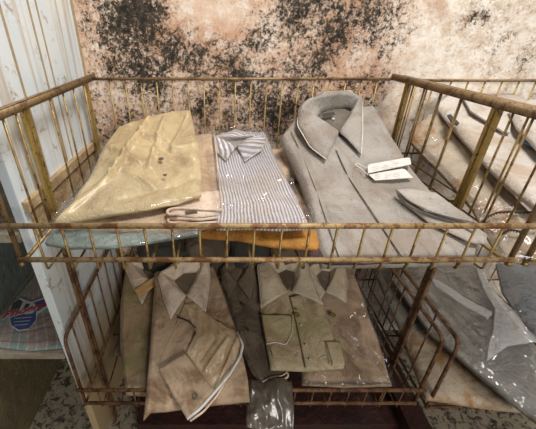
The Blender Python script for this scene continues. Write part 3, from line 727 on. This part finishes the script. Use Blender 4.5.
seam('cuff_stitch', [(185, 353), (199, 370), (213, 388)], pL1, .027, .0012, M['strip'], l1)
disc('button', 195, 396, .0075, pL1, M['button'], l1, h=.026, th=.003)
seam('sleeve_slit', [(177, 317), (188, 321), (198, 330)], pL1, .010, .0022, M['black'], l1)
seam('placket_edge', [(187, 297), (176, 325), (160, 362)], pL1, .005, .0014, M['strip'], l1)

support(pL0, -.35, -.10, .90, -.928, .034, .001, 'dark', 'dark folded shirt buried under the collared shirts at left of lower basket', 'shirts buried at left of lower basket', 5, .045)
support(pL3, .06, .34, .90, -.928, .034, .001, 'dark', 'dark folded shirt buried under the cream shirt in lower basket', 'shirts buried at right of lower basket', 6, .075)
# dark clothes bundled at the back of the lower basket
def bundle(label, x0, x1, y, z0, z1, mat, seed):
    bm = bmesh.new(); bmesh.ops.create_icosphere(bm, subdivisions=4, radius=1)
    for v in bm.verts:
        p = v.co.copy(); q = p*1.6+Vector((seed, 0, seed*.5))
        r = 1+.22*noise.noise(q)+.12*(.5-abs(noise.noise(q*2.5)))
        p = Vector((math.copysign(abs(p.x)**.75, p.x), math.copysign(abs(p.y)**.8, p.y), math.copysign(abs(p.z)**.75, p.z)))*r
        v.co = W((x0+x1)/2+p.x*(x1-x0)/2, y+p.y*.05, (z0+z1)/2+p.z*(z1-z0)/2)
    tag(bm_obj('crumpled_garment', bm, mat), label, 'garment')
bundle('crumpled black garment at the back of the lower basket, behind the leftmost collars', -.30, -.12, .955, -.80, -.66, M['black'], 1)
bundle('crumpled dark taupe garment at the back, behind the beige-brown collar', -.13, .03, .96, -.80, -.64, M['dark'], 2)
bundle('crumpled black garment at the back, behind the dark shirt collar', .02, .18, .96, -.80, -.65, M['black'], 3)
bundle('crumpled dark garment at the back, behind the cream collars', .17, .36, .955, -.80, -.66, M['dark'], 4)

# ---------------------------------------------------------------- plaid shirt on the left shelf
pP = Plane(.60, -.7575, .02)
pd = thing('folded_shirt', 'plaid teal and brown shirt packet with a blue round logo, on left shelf', 'shirt', pP.at(30, 320))
patch('body', [(0, 318), (18, 295), (40, 266), (50, 262)], [(52, 290), (66, 340)], [(-40, 342), (0, 346), (30, 349), (64, 346)], [(-20, 330)], pP, M['plaid'], pd, thick=.013, amp=.0015, seed=81)
slab('logo_outline', [(8, 312), (14, 302), (20, 298), (32, 302), (48, 296), (52, 304), (38, 314), (36, 322), (28, 330), (18, 331), (10, 326), (9, 317)], pP, 0.0080, .0007, M['lwhite'], pd)
slab('logo_disc', [(9.5, 314), (36, 311), (36, 320), (29, 328.5), (19, 330), (11, 325)], pP, 0.0088, .0007, M['lblue'], pd)
slab('logo_swoosh', [(33, 303), (48, 298), (50, 303.5), (38, 311), (30, 311)], pP, 0.0088, .0007, M['lblue'], pd)
slab('logo_dark_shape', [(10, 311), (13, 303), (19, 299.5), (23, 301.5), (20, 308), (16, 314)], pP, 0.0090, .0007, M['lblack'], pd)  # black printed shape of the logo
slab('logo_bird', [(19, 311), (22, 304), (28, 301.5), (35, 304), (37, 308), (33, 313), (26, 314.5)], pP, 0.0094, .0007, M['lwhite'], pd)
slab('logo_wing', [(23, 308), (26, 303.5), (30, 304), (28, 308)], pP, 0.0102, .0005, M['lblack'], pd)
for vv in (318.5, 322, 325.5): seam('logo_stripe', [(14, vv), (32-(vv-318)*.5, vv-1.5)], pP, .0098, .0007, M['lwhite'], pd)
cu = bpy.data.curves.new('logo_script', 'FONT'); cu.body = 'Phoenix'; cu.size = .034; cu.shear = .35; cu.extrude = .0006; cu.offset = .0009
cu.materials.append(M['lred'])
tmp = bpy.data.objects.new('tmp', cu); tm = bpy.data.meshes.new_from_object(tmp); bpy.data.objects.remove(tmp)
o = bpy.data.objects.new('logo_script', tm); COL.objects.link(o)
p0 = pP.at(2, 319, .0112); p1 = pP.at(40, 308, .0112); d = (p1-p0)
o.location = p0; o.rotation_euler = (0.02, 0, math.atan2(d.y, d.x)); o.scale = (1.15, 1.1, 1)
cu2 = cu.copy(); cu2.offset = .0026; cu2.extrude = .0003; cu2.materials.clear(); cu2.materials.append(M['lwhite'])
tmp = bpy.data.objects.new('tmp', cu2); tm2 = bpy.data.meshes.new_from_object(tmp); bpy.data.objects.remove(tmp)
o2 = bpy.data.objects.new('script_outline', tm2); COL.objects.link(o2); o2.location = p0-Vector((0, 0, .0012)); o2.rotation_euler = o.rotation_euler = (0.02, 0, math.atan2(d.y, d.x)); o2.scale = (1.15, 1.1, 1)
o2.parent = pd; o2.matrix_parent_inverse = Matrix.Translation(pd.location).inverted()
o.parent = pd; o.matrix_parent_inverse = Matrix.Translation(pd.location).inverted()
patch('plastic_wrap', [(0, 316), (18, 293), (40, 265), (51, 261)], [(53, 290), (67, 340)], [(-42, 343), (0, 347), (30, 350), (66, 347)], [(-22, 330)], pP, M['film'], pd, thick=.001, h=.014, amp=.003, seed=82)

# ---------------------------------------------------------------- light and camera
w = bpy.data.worlds.new('World'); SC.world = w; w.use_nodes = True
w.node_tree.nodes['Background'].inputs[0].default_value = (.80, .88, 1, 1); w.node_tree.nodes['Background'].inputs[1].default_value = .10
def area(name, loc, target, size, sy, power, col):
    l = bpy.data.lights.new(name, 'AREA'); l.shape = 'RECTANGLE'; l.size = size; l.size_y = sy; l.energy = power; l.color = col
    o = bpy.data.objects.new(name, l); COL.objects.link(o); o.location = loc
    o.rotation_euler = (Vector(target)-Vector(loc)).to_track_quat('-Z', 'Y').to_euler(); return o
area('ceiling_daylight', (.60, .38, 2.9), (.2, .80, .90),   .8, .6, 36, (1, .97, .92))
area('front_fill', (.9, -1.7, 1.75), (-.05, .8, .45), .7, .7, 29, (1, .92, .80))  # unseen front fill, added to brighten the lower basket and partition
cam = bpy.data.cameras.new('camera'); co = bpy.data.objects.new('camera', cam); COL.objects.link(co)
co.location = (0, 0, H); co.rotation_euler = (math.pi/2-PITCH, 0, 0)
cam.sensor_width = 36; cam.lens = F/536*36; cam.shift_x = (268-CX)/536; cam.shift_y = -(214.5-CY)/536; cam.clip_start = .02
SC.camera = co
vs = SC.view_settings; vs.view_transform = 'Standard'; vs.look = 'None'; vs.exposure = .36; vs.gamma = 1; vs.use_curve_mapping = False
